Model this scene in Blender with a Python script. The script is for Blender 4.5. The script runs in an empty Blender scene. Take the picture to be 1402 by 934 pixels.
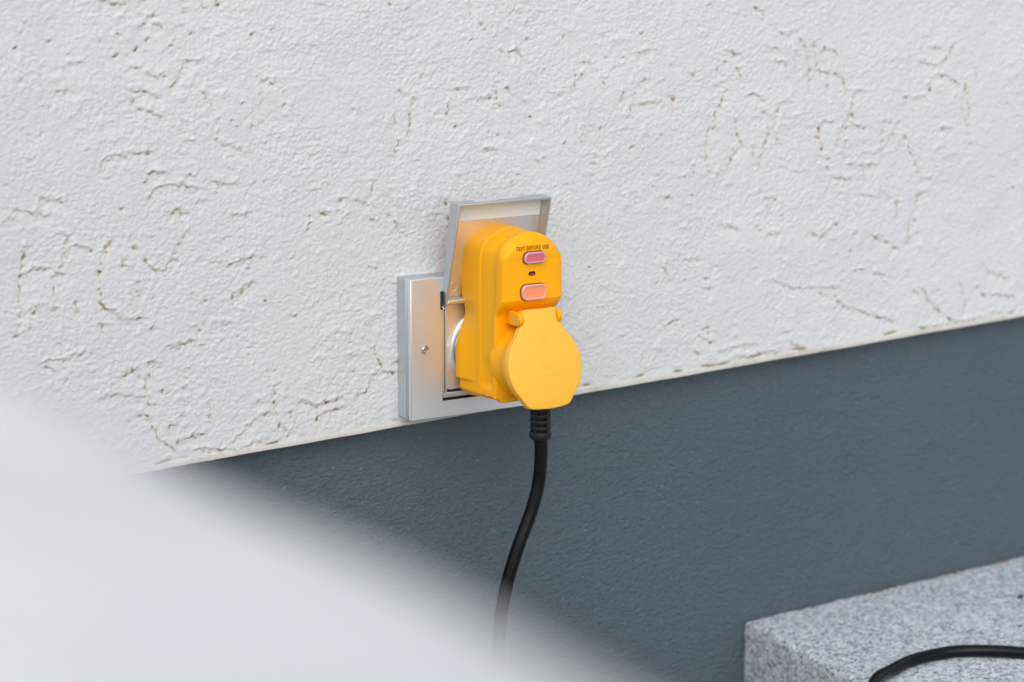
import bpy, bmesh, math, random
import numpy as np
from mathutils import Vector, Matrix

random.seed(4)
rng = np.random.default_rng(7)
sc = bpy.context.scene
C = sc.collection
rad = math.radians

# ------------------------------------------------------------------ camera
cam_d = bpy.data.cameras.new('camera')
cam = bpy.data.objects.new('camera', cam_d)
C.objects.link(cam)
sc.camera = cam
YAW, PITCH, ROLL = rad(31.4), rad(11.56), rad(0.11)
fwd = Vector((math.sin(YAW)*math.cos(PITCH), math.cos(YAW)*math.cos(PITCH), -math.sin(PITCH)))
rt0 = Vector((math.cos(YAW), -math.sin(YAW), 0))
up0 = rt0.cross(fwd)
rt = rt0*math.cos(ROLL) + up0*math.sin(ROLL)
up = -rt0*math.sin(ROLL) + up0*math.cos(ROLL)
CAM = -fwd*1.75
cam.matrix_world = Matrix(((rt.x, up.x, -fwd.x, CAM.x), (rt.y, up.y, -fwd.y, CAM.y),
                           (rt.z, up.z, -fwd.z, CAM.z), (0, 0, 0, 1)))
cam_d.lens = 85
cam_d.sensor_width = 36
cam_d.clip_start = 0.02
cam_d.clip_end = 500
cam_d.dof.use_dof = True
cam_d.dof.focus_distance = 1.665
cam_d.dof.aperture_fstop = 5.6

# ------------------------------------------------------------------ light
SUN_EL, SUN_AZ = rad(42), rad(206)          # azimuth from +Y towards +X
w = bpy.data.worlds.new('World')
sc.world = w
w.use_nodes = True
nt = w.node_tree
bg = nt.nodes['Background']
sky = nt.nodes.new('ShaderNodeTexSky')
sky.sky_type = 'NISHITA'
sky.sun_disc = False
sky.sun_elevation = SUN_EL
sky.sun_rotation = SUN_AZ
sky.dust_density = 1.6
sky.air_density = 1.0
sky.ozone_density = 1.0
hs = nt.nodes.new('ShaderNodeHueSaturation')   # thin overcast: the sky's blue is veiled
hs.inputs['Saturation'].default_value = 0.50
nt.links.new(sky.outputs[0], hs.inputs['Color'])
nt.links.new(hs.outputs[0], bg.inputs['Color'])
bg.inputs['Strength'].default_value = 0.15
sun_d = bpy.data.lights.new('sun', 'SUN')
sun_d.energy = 1.2
sun_d.angle = rad(80)
sun_d.color = (1.0, 0.995, 0.975)
sun = bpy.data.objects.new('sun', sun_d)
C.objects.link(sun)
sdir = Vector((math.sin(SUN_AZ)*math.cos(SUN_EL), math.cos(SUN_AZ)*math.cos(SUN_EL), math.sin(SUN_EL)))
sun.rotation_euler = sdir.to_track_quat('Z', 'Y').to_euler()
sun.location = sdir*5
sc.view_settings.view_transform = 'Standard'
sc.view_settings.look = 'None'
sc.view_settings.exposure = 0.13
sc.view_settings.gamma = 1.0
sc.cycles.max_bounces = 8

# ------------------------------------------------------------------ helpers
def link(o, parent=None):
    C.objects.link(o)
    if parent is not None:
        o.parent = parent
    return o

def world_loc(o):
    v = Vector((0, 0, 0))
    while o is not None:
        v += o.location
        o = o.parent
    return v

def thing(name, label, cat, loc=(0, 0, 0), group=None, kind=None):
    o = bpy.data.objects.new(name, None)
    o.empty_display_size = 0.02
    o.location = loc
    link(o)
    tag(o, label, cat, group, kind)
    return o

def tag(o, label=None, cat=None, group=None, kind=None):
    if label: o['label'] = label
    if cat: o['category'] = cat
    if group: o['group'] = group
    if kind: o['kind'] = kind
    return o

def obj(name, verts, faces, mat, parent=None, smooth=None, bevel=0, seg=2):
    """verts in world space; the object's own origin sits on its parent's."""
    off = world_loc(parent) if parent is not None else Vector((0, 0, 0))
    me = bpy.data.meshes.new(name)
    me.from_pydata([(v[0]-off.x, v[1]-off.y, v[2]-off.z) for v in verts], [], faces)
    me.validate()
    bm = bmesh.new(); bm.from_mesh(me)
    bmesh.ops.recalc_face_normals(bm, faces=bm.faces)
    bm.to_mesh(me); bm.free()
    if smooth is not None:
        me.shade_smooth()
        me.set_sharp_from_angle(angle=rad(smooth))
    me.materials.append(mat)
    o = bpy.data.objects.new(name, me)
    link(o, parent)
    if bevel:
        m = o.modifiers.new('bevel', 'BEVEL')
        m.width = bevel; m.segments = seg; m.limit_method = 'ANGLE'; m.angle_limit = rad(40)
        m.harden_normals = False
        if smooth is None:
            me.shade_smooth(); me.set_sharp_from_angle(angle=rad(50))
    return o

class G:
    """collects geometry"""
    def __init__(s): s.v = []; s.f = []
    def add(s, v, f):
        n = len(s.v); s.v += [tuple(p) for p in v]; s.f += [tuple(i+n for i in q) for q in f]; return s
    def box(s, x0, x1, y0, y1, z0, z1):
        v = [(x, y, z) for x in (x0, x1) for y in (y0, y1) for z in (z0, z1)]
        return s.add(v, [(0,1,3,2),(4,6,7,5),(0,4,5,1),(2,3,7,6),(0,2,6,4),(1,5,7,3)])
    def rings(s, rings, closed=True, cap0=False, cap1=False):
        n = len(rings[0]); v = [p for r in rings for p in r]; f = []
        for j in range(len(rings)-1):
            for i in range(n if closed else n-1):
                k = (i+1) % n
                f.append((j*n+i, j*n+k, (j+1)*n+k, (j+1)*n+i))
        if cap0: f.append(tuple(range(n))[::-1])
        if cap1: f.append(tuple((len(rings)-1)*n+i for i in range(n)))
        return s.add(v, f)
    def lathe(s, c, axis, prof, n=48, cap0=False, cap1=False):
        """prof = [(position along axis, radius)]"""
        R = []
        for a, r in prof:
            ring = []
            for i in range(n):
                t = 2*math.pi*i/n; p, q = r*math.cos(t), r*math.sin(t)
                if axis == 'y': ring.append((c[0]+p, a, c[1]+q))
                elif axis == 'z': ring.append((c[0]+p, c[1]+q, a))
                else: ring.append((a, c[0]+p, c[1]+q))
            R.append(ring)
        return s.rings(R, True, cap0, cap1)
    def tube(s, pts, r, n=12, caps=True, flat=1.0):
        P = [Vector(p) for p in pts]; R = []; nrm = None
        for i, p in enumerate(P):
            t = (P[min(i+1, len(P)-1)] - P[max(i-1, 0)]).normalized()
            if nrm is None:
                nrm = t.orthogonal().normalized()
            nrm = (nrm - t*nrm.dot(t)).normalized(); b = t.cross(nrm)
            rr = r[i] if isinstance(r, (list, tuple)) else r
            R.append([p + (nrm*math.cos(a) + b*math.sin(a)*flat)*rr for a in [2*math.pi*k/n for k in range(n)]])
        return s.rings(R, True, caps, caps)
    def out(s, name, mat, parent=None, **k): return obj(name, s.v, s.f, mat, parent, **k)

def catmull(P, k, closed=False):
    P = [Vector(p) for p in P]; n = len(P); out = []
    for i in range(n if closed else n-1):
        g = lambda j: P[j % n] if closed else P[max(0, min(n-1, j))]
        a, b, c, d = g(i-1), g(i), g(i+1), g(i+2)
        for q in range(k):
            t = q/k
            out.append(0.5*((2*b) + (c-a)*t + (2*a-5*b+4*c-d)*t*t + (3*b-a-3*c+d)*t**3))
    if not closed: out.append(P[-1].copy())
    return out

def rrect(cx, cz, w, h, r, n=6, taper=0.0):
    pts = []
    for sx, sz, a0 in ((1, 1, 0), (-1, 1, 90), (-1, -1, 180), (1, -1, 270)):
        for i in range(n+1):
            a = rad(a0 + 90*i/n)
            x = sx*(w/2-r) + r*math.cos(a); z = sz*(h/2-r) + r*math.sin(a)
            pts.append((cx + x*(1+taper*z/h), cz + z))
    return pts

def sstep(a, b, x):
    t = max(0.0, min(1.0, (x-a)/(b-a))); return t*t*(3-2*t)

def inset2(P, e):
    """inset a closed 2-D outline (list of (x,z)) by e, or by e(i)"""
    n = len(P); out = []
    area = sum(P[i][0]*P[(i+1) % n][1]-P[(i+1) % n][0]*P[i][1] for i in range(n))
    sg = 1 if area > 0 else -1
    for i in range(n):
        ax, az = P[i-1]; bx, bz = P[(i+1) % n]
        tx, tz = bx-ax, bz-az; l = math.hypot(tx, tz) or 1
        ee = e(i) if callable(e) else e
        out.append((P[i][0]-sg*tz/l*ee, P[i][1]+sg*tx/l*ee))
    return out

# ------------------------------------------------------------------ materials
def mat(name):
    m = bpy.data.materials.new(name); m.use_nodes = True
    n = m.node_tree.nodes; return m, m.node_tree, n['Principled BSDF']

def N(t, typ, **kw):
    n = t.nodes.new(typ)
    for k, v in kw.items():
        if k in n.inputs.keys(): n.inputs[k].default_value = v
        else: setattr(n, k, v)
    return n

def coords(t, scale=(1, 1, 1)):
    tc = N(t, 'ShaderNodeTexCoord'); mp = N(t, 'ShaderNodeMapping')
    mp.inputs['Scale'].default_value = scale
    t.links.new(tc.outputs['Object'], mp.inputs['Vector']); return mp.outputs[0]

def noise(t, vec, scale, detail=4, rough=0.55, dist=0.0):
    n = N(t, 'ShaderNodeTexNoise', Scale=scale, Detail=detail, Roughness=rough, Distortion=dist)
    t.links.new(vec, n.inputs['Vector']); return n.outputs['Fac']

def ramp(t, fac, stops):
    r = N(t, 'ShaderNodeValToRGB'); e = r.color_ramp.elements
    while len(e) < len(stops): e.new(0.5)
    for i, (p, c) in enumerate(stops):
        e[i].position = p; e[i].color = (*c, 1) if len(c) == 3 else c
    t.links.new(fac, r.inputs[0]); return r.outputs[0]

def mixc(t, fac, a, b, mode='MIX'):
    m = N(t, 'ShaderNodeMix', data_type='RGBA', blend_type=mode)
    if isinstance(fac, (int, float)): m.inputs[0].default_value = fac
    else: t.links.new(fac, m.inputs[0])
    for i, c in ((6, a), (7, b)):
        if isinstance(c, tuple): m.inputs[i].default_value = (*c, 1)
        else: t.links.new(c, m.inputs[i])
    return m.outputs[2]

def bump(t, b, h, strength, dist, prev=None):
    n = N(t, 'ShaderNodeBump', Strength=strength, Distance=dist)
    t.links.new(h, n.inputs['Height'])
    if prev is not None: t.links.new(prev, n.inputs['Normal'])
    t.links.new(n.outputs[0], b.inputs['Normal']); return n.outputs[0]

def simple(name, col, rough, metal=0.0, nscale=0, nstr=0.0, ndist=0.0002, var=0.0, **kw):
    m, t, b = mat(name)
    b.inputs['Base Color'].default_value = (*col, 1)
    b.inputs['Roughness'].default_value = rough
    b.inputs['Metallic'].default_value = metal
    for k, v in kw.items(): b.inputs[k.replace('_', ' ')].default_value = v
    v = coords(t)
    if var:
        c = mixc(t, noise(t, v, 60, 4), tuple(x*(1-var) for x in col), tuple(min(1, x*(1+var)) for x in col))
        t.links.new(c, b.inputs['Base Color'])
    if nscale:
        bump(t, b, noise(t, v, nscale, 3), nstr, ndist)
    return m

# plaster: pale paint with dirt and painted warm shade in the crevices (attribute made with the relief)
M_PLASTER, t, b = mat('painted_plaster')
v = coords(t)
at = N(t, 'ShaderNodeAttribute', attribute_name='dirt')
base = mixc(t, noise(t, v, 9, 5, 0.6), (0.615, 0.622, 0.620), (0.675, 0.675, 0.662))
dirt = ramp(t, at.outputs['Fac'], [(0.0, (0.64, 0.60, 0.52)), (0.5, (0.47, 0.41, 0.30)), (1.0, (0.14, 0.11, 0.07))])
cl = ramp(t, at.outputs['Fac'], [(0.04, (0, 0, 0)), (0.55, (1, 1, 1))])
t.links.new(mixc(t, cl, base, dirt), b.inputs['Base Color'])
b.inputs['Roughness'].default_value = 0.62
b.inputs['Specular IOR Level'].default_value = 0.35
pv = bump(t, b, noise(t, v, 800, 3, 0.6), 0.7, 0.0005)
bump(t, b, noise(t, v, 380, 2, 0.5, 0.4), 0.25, 0.0004, pv)

M_PLASTER_FAR, t, b = mat('painted_plaster_beyond')
v = coords(t)
t.links.new(mixc(t, noise(t, v, 9, 5, 0.6), (0.615, 0.622, 0.620), (0.675, 0.675, 0.662)), b.inputs['Base Color'])
b.inputs['Roughness'].default_value = 0.62
pv = bump(t, b, noise(t, v, 300, 5, 0.6), 0.8, 0.0015)
bump(t, b, noise(t, v, 50, 3, 0.6, 1.5), 0.5, 0.003, pv)

M_TRIM, t, b = mat('cream_trim')
v = coords(t)
t.links.new(mixc(t, ramp(t, noise(t, v, 45, 5, 0.7), [(0.52, (0, 0, 0)), (0.72, (1, 1, 1))]), (0.56, 0.54, 0.48), (0.40, 0.36, 0.28)), b.inputs['Base Color'])
b.inputs['Roughness'].default_value = 0.6
bump(t, b, noise(t, v, 400, 3), 0.3, 0.0004)

M_PLINTH, t, b = mat('slate_paint')
v = coords(t)
c1 = mixc(t, noise(t, v, 5, 4, 0.6), (0.086, 0.113, 0.132), (0.110, 0.143, 0.165))
fl = ramp(t, noise(t, v, 210, 2, 0.5), [(0.67, (0, 0, 0)), (0.73, (1, 1, 1))])
t.links.new(mixc(t, fl, c1, (0.17, 0.20, 0.215)), b.inputs['Base Color'])
b.inputs['Roughness'].default_value = 0.48
b.inputs['Specular IOR Level'].default_value = 0.45
v2 = coords(t, (1.0, 1.0, 1.5))
pv = bump(t, b, noise(t, v2, 330, 4, 0.6, 0.2), 1.0, 0.0032)
bump(t, b, noise(t, v2, 45, 5, 0.6, 0.8), 0.6, 0.004, pv)

M_ORANGE = simple('orange_plastic', (1.0, 0.43, 0.003), 0.38, nscale=2600, nstr=0.12, ndist=0.00008, Specular_IOR_Level=0.22,
                  Subsurface_Weight=0.12, Subsurface_Scale=0.003)
M_ORANGE_LIT = simple('lit_orange_plastic', (1.0, 0.51, 0.050), 0.40, nscale=2600, nstr=0.12, ndist=0.00008, Specular_IOR_Level=0.32,  # the body's orange, lightened: brighter light on the flap put into the colour
               Subsurface_Weight=0.12, Subsurface_Scale=0.003)
M_PINK = simple('pink_rubber', (0.68, 0.14, 0.19), 0.5, nscale=1500, nstr=0.2, Specular_IOR_Level=0.4)
M_PINK_RIM = simple('pale_rubber', (0.58, 0.36, 0.43), 0.35)
M_CORAL = simple('coral_rubber', (0.93, 0.30, 0.14), 0.5, nscale=1500, nstr=0.2, Specular_IOR_Level=0.4)
M_CORAL_RIM = simple('pale_coral_rubber', (0.76, 0.42, 0.34), 0.35)
M_GAP_SHADE = simple('gap_shade', (0.12, 0.025, 0.02), 0.6)  # colour of the shadow painted round the buttons
M_LED = simple('dark_window', (0.02, 0.02, 0.022), 0.15)
M_RED = simple('red_flag', (0.6, 0.03, 0.03), 0.3)
M_INK = simple('black_print', (0.02, 0.018, 0.015), 0.6)
M_BLACK = simple('black_rubber', (0.0025, 0.003, 0.004), 0.27, nscale=300, nstr=0.06, Specular_IOR_Level=0.22)
M_BLACKM = simple('black_moulded_rubber', (0.008, 0.0085, 0.009), 0.5, nscale=900, nstr=0.2, Specular_IOR_Level=0.35)
M_DARK = simple('black_seal', (0.02, 0.022, 0.026), 0.7)
M_STRIP = simple('pale_foam', (0.74, 0.80, 0.80), 0.85, nscale=1500, nstr=0.25, var=0.02)
M_ZINC = simple('zinc_metal', (0.50, 0.51, 0.52), 0.42, 0.9, nscale=700, nstr=0.3)
M_CHROME = simple('bright_steel', (0.66, 0.66, 0.67), 0.2, 1.0)

def brushed(name, col, rough, sc3):
    m, t, b = mat(name)
    b.inputs['Base Color'].default_value = (*col, 1); b.inputs['Metallic'].default_value = 0.97
    v = coords(t, sc3)
    r = N(t, 'ShaderNodeMapRange'); t.links.new(noise(t, v, 1.0, 4, 0.6), r.inputs[0])
    r.inputs['To Min'].default_value = rough-0.05; r.inputs['To Max'].default_value = rough+0.08
    t.links.new(r.outputs[0], b.inputs['Roughness'])
    bump(t, b, noise(t, v, 1.0, 3, 0.6), 0.08, 0.0002); return m
M_ALU = brushed('anodised_aluminium', (0.84, 0.845, 0.85), 0.43, (300, 300, 1800))
M_ALU_SIDE = brushed('cast_aluminium', (0.60, 0.63, 0.65), 0.50, (900, 900, 900))

M_CLOTH, t, b = mat('white_cotton')
v = coords(t)
t.links.new(mixc(t, ramp(t, noise(t, v, 11, 3, 0.6), [(0.35, (0, 0, 0)), (0.65, (1, 1, 1))]), (0.735, 0.745, 0.745), (0.86, 0.855, 0.82)), b.inputs['Base Color'])
b.inputs['Roughness'].default_value = 0.9
wv = N(t, 'ShaderNodeTexWave', Scale=900.0); t.links.new(v, wv.inputs['Vector'])
bump(t, b, wv.outputs['Fac'], 0.2, 0.0003)

M_GRANITE, t, b = mat('grey_granite')
v = coords(t)
vo = N(t, 'ShaderNodeTexVoronoi', Scale=520.0); t.links.new(v, vo.inputs['Vector'])
sp_x = N(t, 'ShaderNodeSeparateColor'); t.links.new(vo.outputs['Color'], sp_x.inputs[0])
sp = ramp(t, sp_x.outputs[0], [(0.06, (0.10, 0.12, 0.16)), (0.20, (0.30, 0.34, 0.38)), (0.45, (0.52, 0.55, 0.58)), (0.85, (0.74, 0.76, 0.78))])
vb = N(t, 'ShaderNodeTexVoronoi', Scale=230.0); t.links.new(v, vb.inputs['Vector'])
sp_b = N(t, 'ShaderNodeSeparateColor'); t.links.new(vb.outputs['Color'], sp_b.inputs[0])
lg = mixc(t, noise(t, v, 60, 4, 0.6), (0.91, 0.95, 0.98), (1.05, 1.05, 1.03))
g1 = mixc(t, 1.0, sp, lg, 'MULTIPLY')
g1 = mixc(t, 0.22, g1, ramp(t, sp_b.outputs[0], [(0.1, (0.16, 0.20, 0.26)), (0.3, (0.45, 0.49, 0.53)), (0.9, (0.78, 0.80, 0.82))]))
dk = ramp(t, noise(t, v, 190, 3, 0.8), [(0.31, (1, 1, 1)), (0.37, (0, 0, 0))])
g2 = mixc(t, dk, g1, (0.07, 0.09, 0.13))
wm = ramp(t, noise(t, v, 250, 2, 0.5), [(0.66, (0, 0, 0)), (0.74, (1, 1, 1))])
t.links.new(mixc(t, wm, g2, (0.60, 0.52, 0.44)), b.inputs['Base Color'])
b.inputs['Roughness'].default_value = 0.7
pv = bump(t, b, noise(t, v, 420, 5, 0.7), 0.6, 0.0012)

M_PAVING, t, b = mat('pale_paving')
v = coords(t)
t.links.new(mixc(t, noise(t, v, 12, 6, 0.6), (0.36, 0.36, 0.35), (0.47, 0.47, 0.46)), b.inputs['Base Color'])
b.inputs['Roughness'].default_value = 0.85
bump(t, b, noise(t, v, 60, 5), 0.5, 0.003)
M_GRIT = simple('brown_grit', (0.20, 0.11, 0.06), 0.9)
M_TABLE = simple('white_table_paint', (0.7, 0.7, 0.69), 0.5)

# ------------------------------------------------------------------ setting
GZ = -0.41
PLY = 0.014                       # face of the plinth, behind the plaster face (y = 0)
def zline(x):                     # lower edge of the plaster: slightly out of level
    return -0.0466 + (0.0345 if x > 0.0629 else 0.0372)*(x-0.0629)

g = G()
NS = 24
ext = [(-60, -60), (60, -60), (60, PLY+0.3), (-60, PLY+0.3)]
g.add([(x, y, GZ) for x, y in ext], [(0, 1, 2, 3)])
gr = g.out('ground', M_PAVING); tag(gr, kind='structure')

wall = thing('house_wall', 'pale rough plastered house wall above a smooth slate blue-grey plinth', 'wall', (0, 0.1, GZ))

# --- relief of the plaster, 0.8 mm grid
STEP = 0.00068
X0, X1, ZH = -0.50, 0.60, 0.345
nx = int((X1-X0)/STEP)+1
nz = int(ZH/STEP)+1
xs = X0 + np.arange(nx)*STEP
vs = np.arange(nz)*STEP
zl = np.where(xs > 0.0629, -0.0466+0.0345*(xs-0.0629), -0.0466+0.0372*(xs-0.0629))
XX = np.repeat(xs[None, :], nz, 0)
ZZ = zl[None, :] + 0.0030 + vs[:, None]

def perlin(X, Y, lam, seed):
    r = np.random.default_rng(seed)
    S = 256
    ang = r.random((S, S))*2*np.pi
    gx, gy = np.cos(ang), np.sin(ang)
    x, y = X/lam + 37.3, Y/lam + 81.7
    xi, yi = np.floor(x).astype(int), np.floor(y).astype(int)
    fx, fy = x-xi, y-yi
    u, vv = fx*fx*fx*(fx*(fx*6-15)+10), fy*fy*fy*(fy*(fy*6-15)+10)
    def d(ix, iy, dx, dy):
        a, b_ = (xi+ix) % S, (yi+iy) % S
        return gx[b_, a]*dx + gy[b_, a]*dy
    n0 = d(0, 0, fx, fy)*(1-u) + d(1, 0, fx-1, fy)*u
    n1 = d(0, 1, fx, fy-1)*(1-u) + d(1, 1, fx-1, fy-1)*u
    return (n0*(1-vv) + n1*vv)*1.5

mm = 0.001
wx = perlin(XX, ZZ, 7*mm, 1)*1.3*mm
wz = perlin(XX, ZZ, 7*mm, 2)*1.3*mm
U, V = XX+wx, ZZ+wz
# slightly sheared so that the stipple runs on the slant as the brush left it
Us, Vs = U*0.80 + V*0.45, V*1.12 - U*0.30
smooth_m = np.clip(perlin(XX, ZZ, 48*mm, 5)*1.3+0.80, 0.42, 1.0)     # 1 rough, small = trowelled smooth
H = perlin(XX, ZZ, 85*mm, 3)*0.9*mm + perlin(XX, ZZ, 30*mm, 4)*0.55*mm
st = perlin(Us, Vs, 4.4*mm, 6)*0.26*mm + perlin(Us, Vs, 2.6*mm, 7)*0.36*mm + perlin(XX, ZZ, 1.6*mm, 8)*0.30*mm
def grains(X, Y, lam, seed):
    """rounded sand grains of uneven size pressed into the coat"""
    r = np.random.default_rng(seed); S = 512
    jx_, jy_, hh = r.random((S, S)), r.random((S, S)), r.random((S, S))
    x, y = X/lam+100.5, Y/lam+60.5
    xi, yi = np.floor(x).astype(int), np.floor(y).astype(int)
    best = np.full(X.shape, -9.0)
    for a in (-1, 0, 1):
        for b_ in (-1, 0, 1):
            cx_, cy_ = (xi+a) % S, (yi+b_) % S
            d2 = (xi+a+jx_[cy_, cx_]-x)**2 + (yi+b_+jy_[cy_, cx_]-y)**2
            best = np.maximum(best, hh[cy_, cx_]*0.9 + 0.55 - d2*1.5)
    return np.maximum(best, -0.2)
gr_n = grains(U, V*1.1, 2.5*mm, 31)*0.26*mm + grains(XX, ZZ, 1.9*mm, 32)*0.13*mm
gr_n -= gr_n.mean()
H += (gr_n + st*0.62)*(0.50+0.75*smooth_m)
H += np.maximum(perlin(U, V, 8*mm, 9)-0.10, 0)*1.0*mm*np.clip(perlin(XX, ZZ, 40*mm, 10)*1.6+0.5, 0.1, 1.0)
dirt_shade_a = np.zeros_like(H)

brk = np.clip(perlin(XX, ZZ, 4.2*mm, 12)*2.2+0.42, 0, 1)               # strokes break up along their length
jx = perlin(XX, ZZ, 4*mm, 13)*2.6*mm
jz = perlin(XX, ZZ, 4*mm, 14)*2.6*mm
wvar = np.clip(1.0+perlin(XX, ZZ, 5*mm, 15)*1.3, 0.5, 2.0)
dvar = np.clip(0.85+perlin(XX, ZZ, 3*mm, 16)*1.2, 0.2, 1.4)
def stroke(pts, wd, depth, dirt, lip=0.5, keep=0.35):
    P = np.array(pts, float)*mm
    if len(P) == 1: P = np.vstack([P, P+[[0.4*mm, 0.1*mm]]])
    for a, b_ in zip(P[:-1], P[1:]):
        m_ = 9*mm
        i0 = max(0, int((min(a[0], b_[0])-m_-X0)/STEP)); i1 = min(nx, int((max(a[0], b_[0])+m_-X0)/STEP)+1)
        if i1 <= i0: continue
        zb = zl[(i0+i1)//2]+0.003
        j0 = max(0, int((min(a[1], b_[1])-m_-zb)/STEP)); j1 = min(nz, int((max(a[1], b_[1])+m_-zb)/STEP)+1)
        if j1 <= j0: continue
        s_ = (slice(j0, j1), slice(i0, i1))
        px, pz = XX[s_]+jx[s_]*0.7-a[0], ZZ[s_]+jz[s_]*0.7-a[1]
        dv = b_-a; L2 = dv@dv
        tt = np.clip((px*dv[0]+pz*dv[1])/L2, 0, 1)
        ex, ez = px-tt*dv[0], pz-tt*dv[1]
        d2 = ex*ex+ez*ez
        k = keep+(1-keep)*brk[s_]; wv_ = wvar[s_]
        gro = np.exp(-d2/(wd*mm*wv_)**2)*k
        acc[s_] = np.maximum(acc[s_], gro*depth*mm)
        up_ = np.exp(-(ex*ex+(ez-1.9*mm)**2)/(2.0*mm)**2)*k
        lipa[s_] = np.maximum(lipa[s_], up_*lip*mm)
        dn = np.exp(-(ex*ex*0.6+(ez+2.6*mm)**2)/(3.2*mm)**2)*(0.5+0.5*k)
        reca[s_] = np.maximum(reca[s_], dn*lip*0.75*mm)
        dirt_shade_a[s_] = np.maximum(dirt_shade_a[s_], np.exp(-d2/(wd*2.6*mm)**2)*k*dirt*0.24)  # wide tan halo: soft shading painted around the groove
        dirt_shade_a[s_] = np.maximum(dirt_shade_a[s_], np.exp(-d2/(wd*1.05*mm*wv_)**2)*k*dirt*dvar[s_])
acc = np.zeros_like(H); lipa = np.zeros_like(H); reca = np.zeros_like(H)
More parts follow.
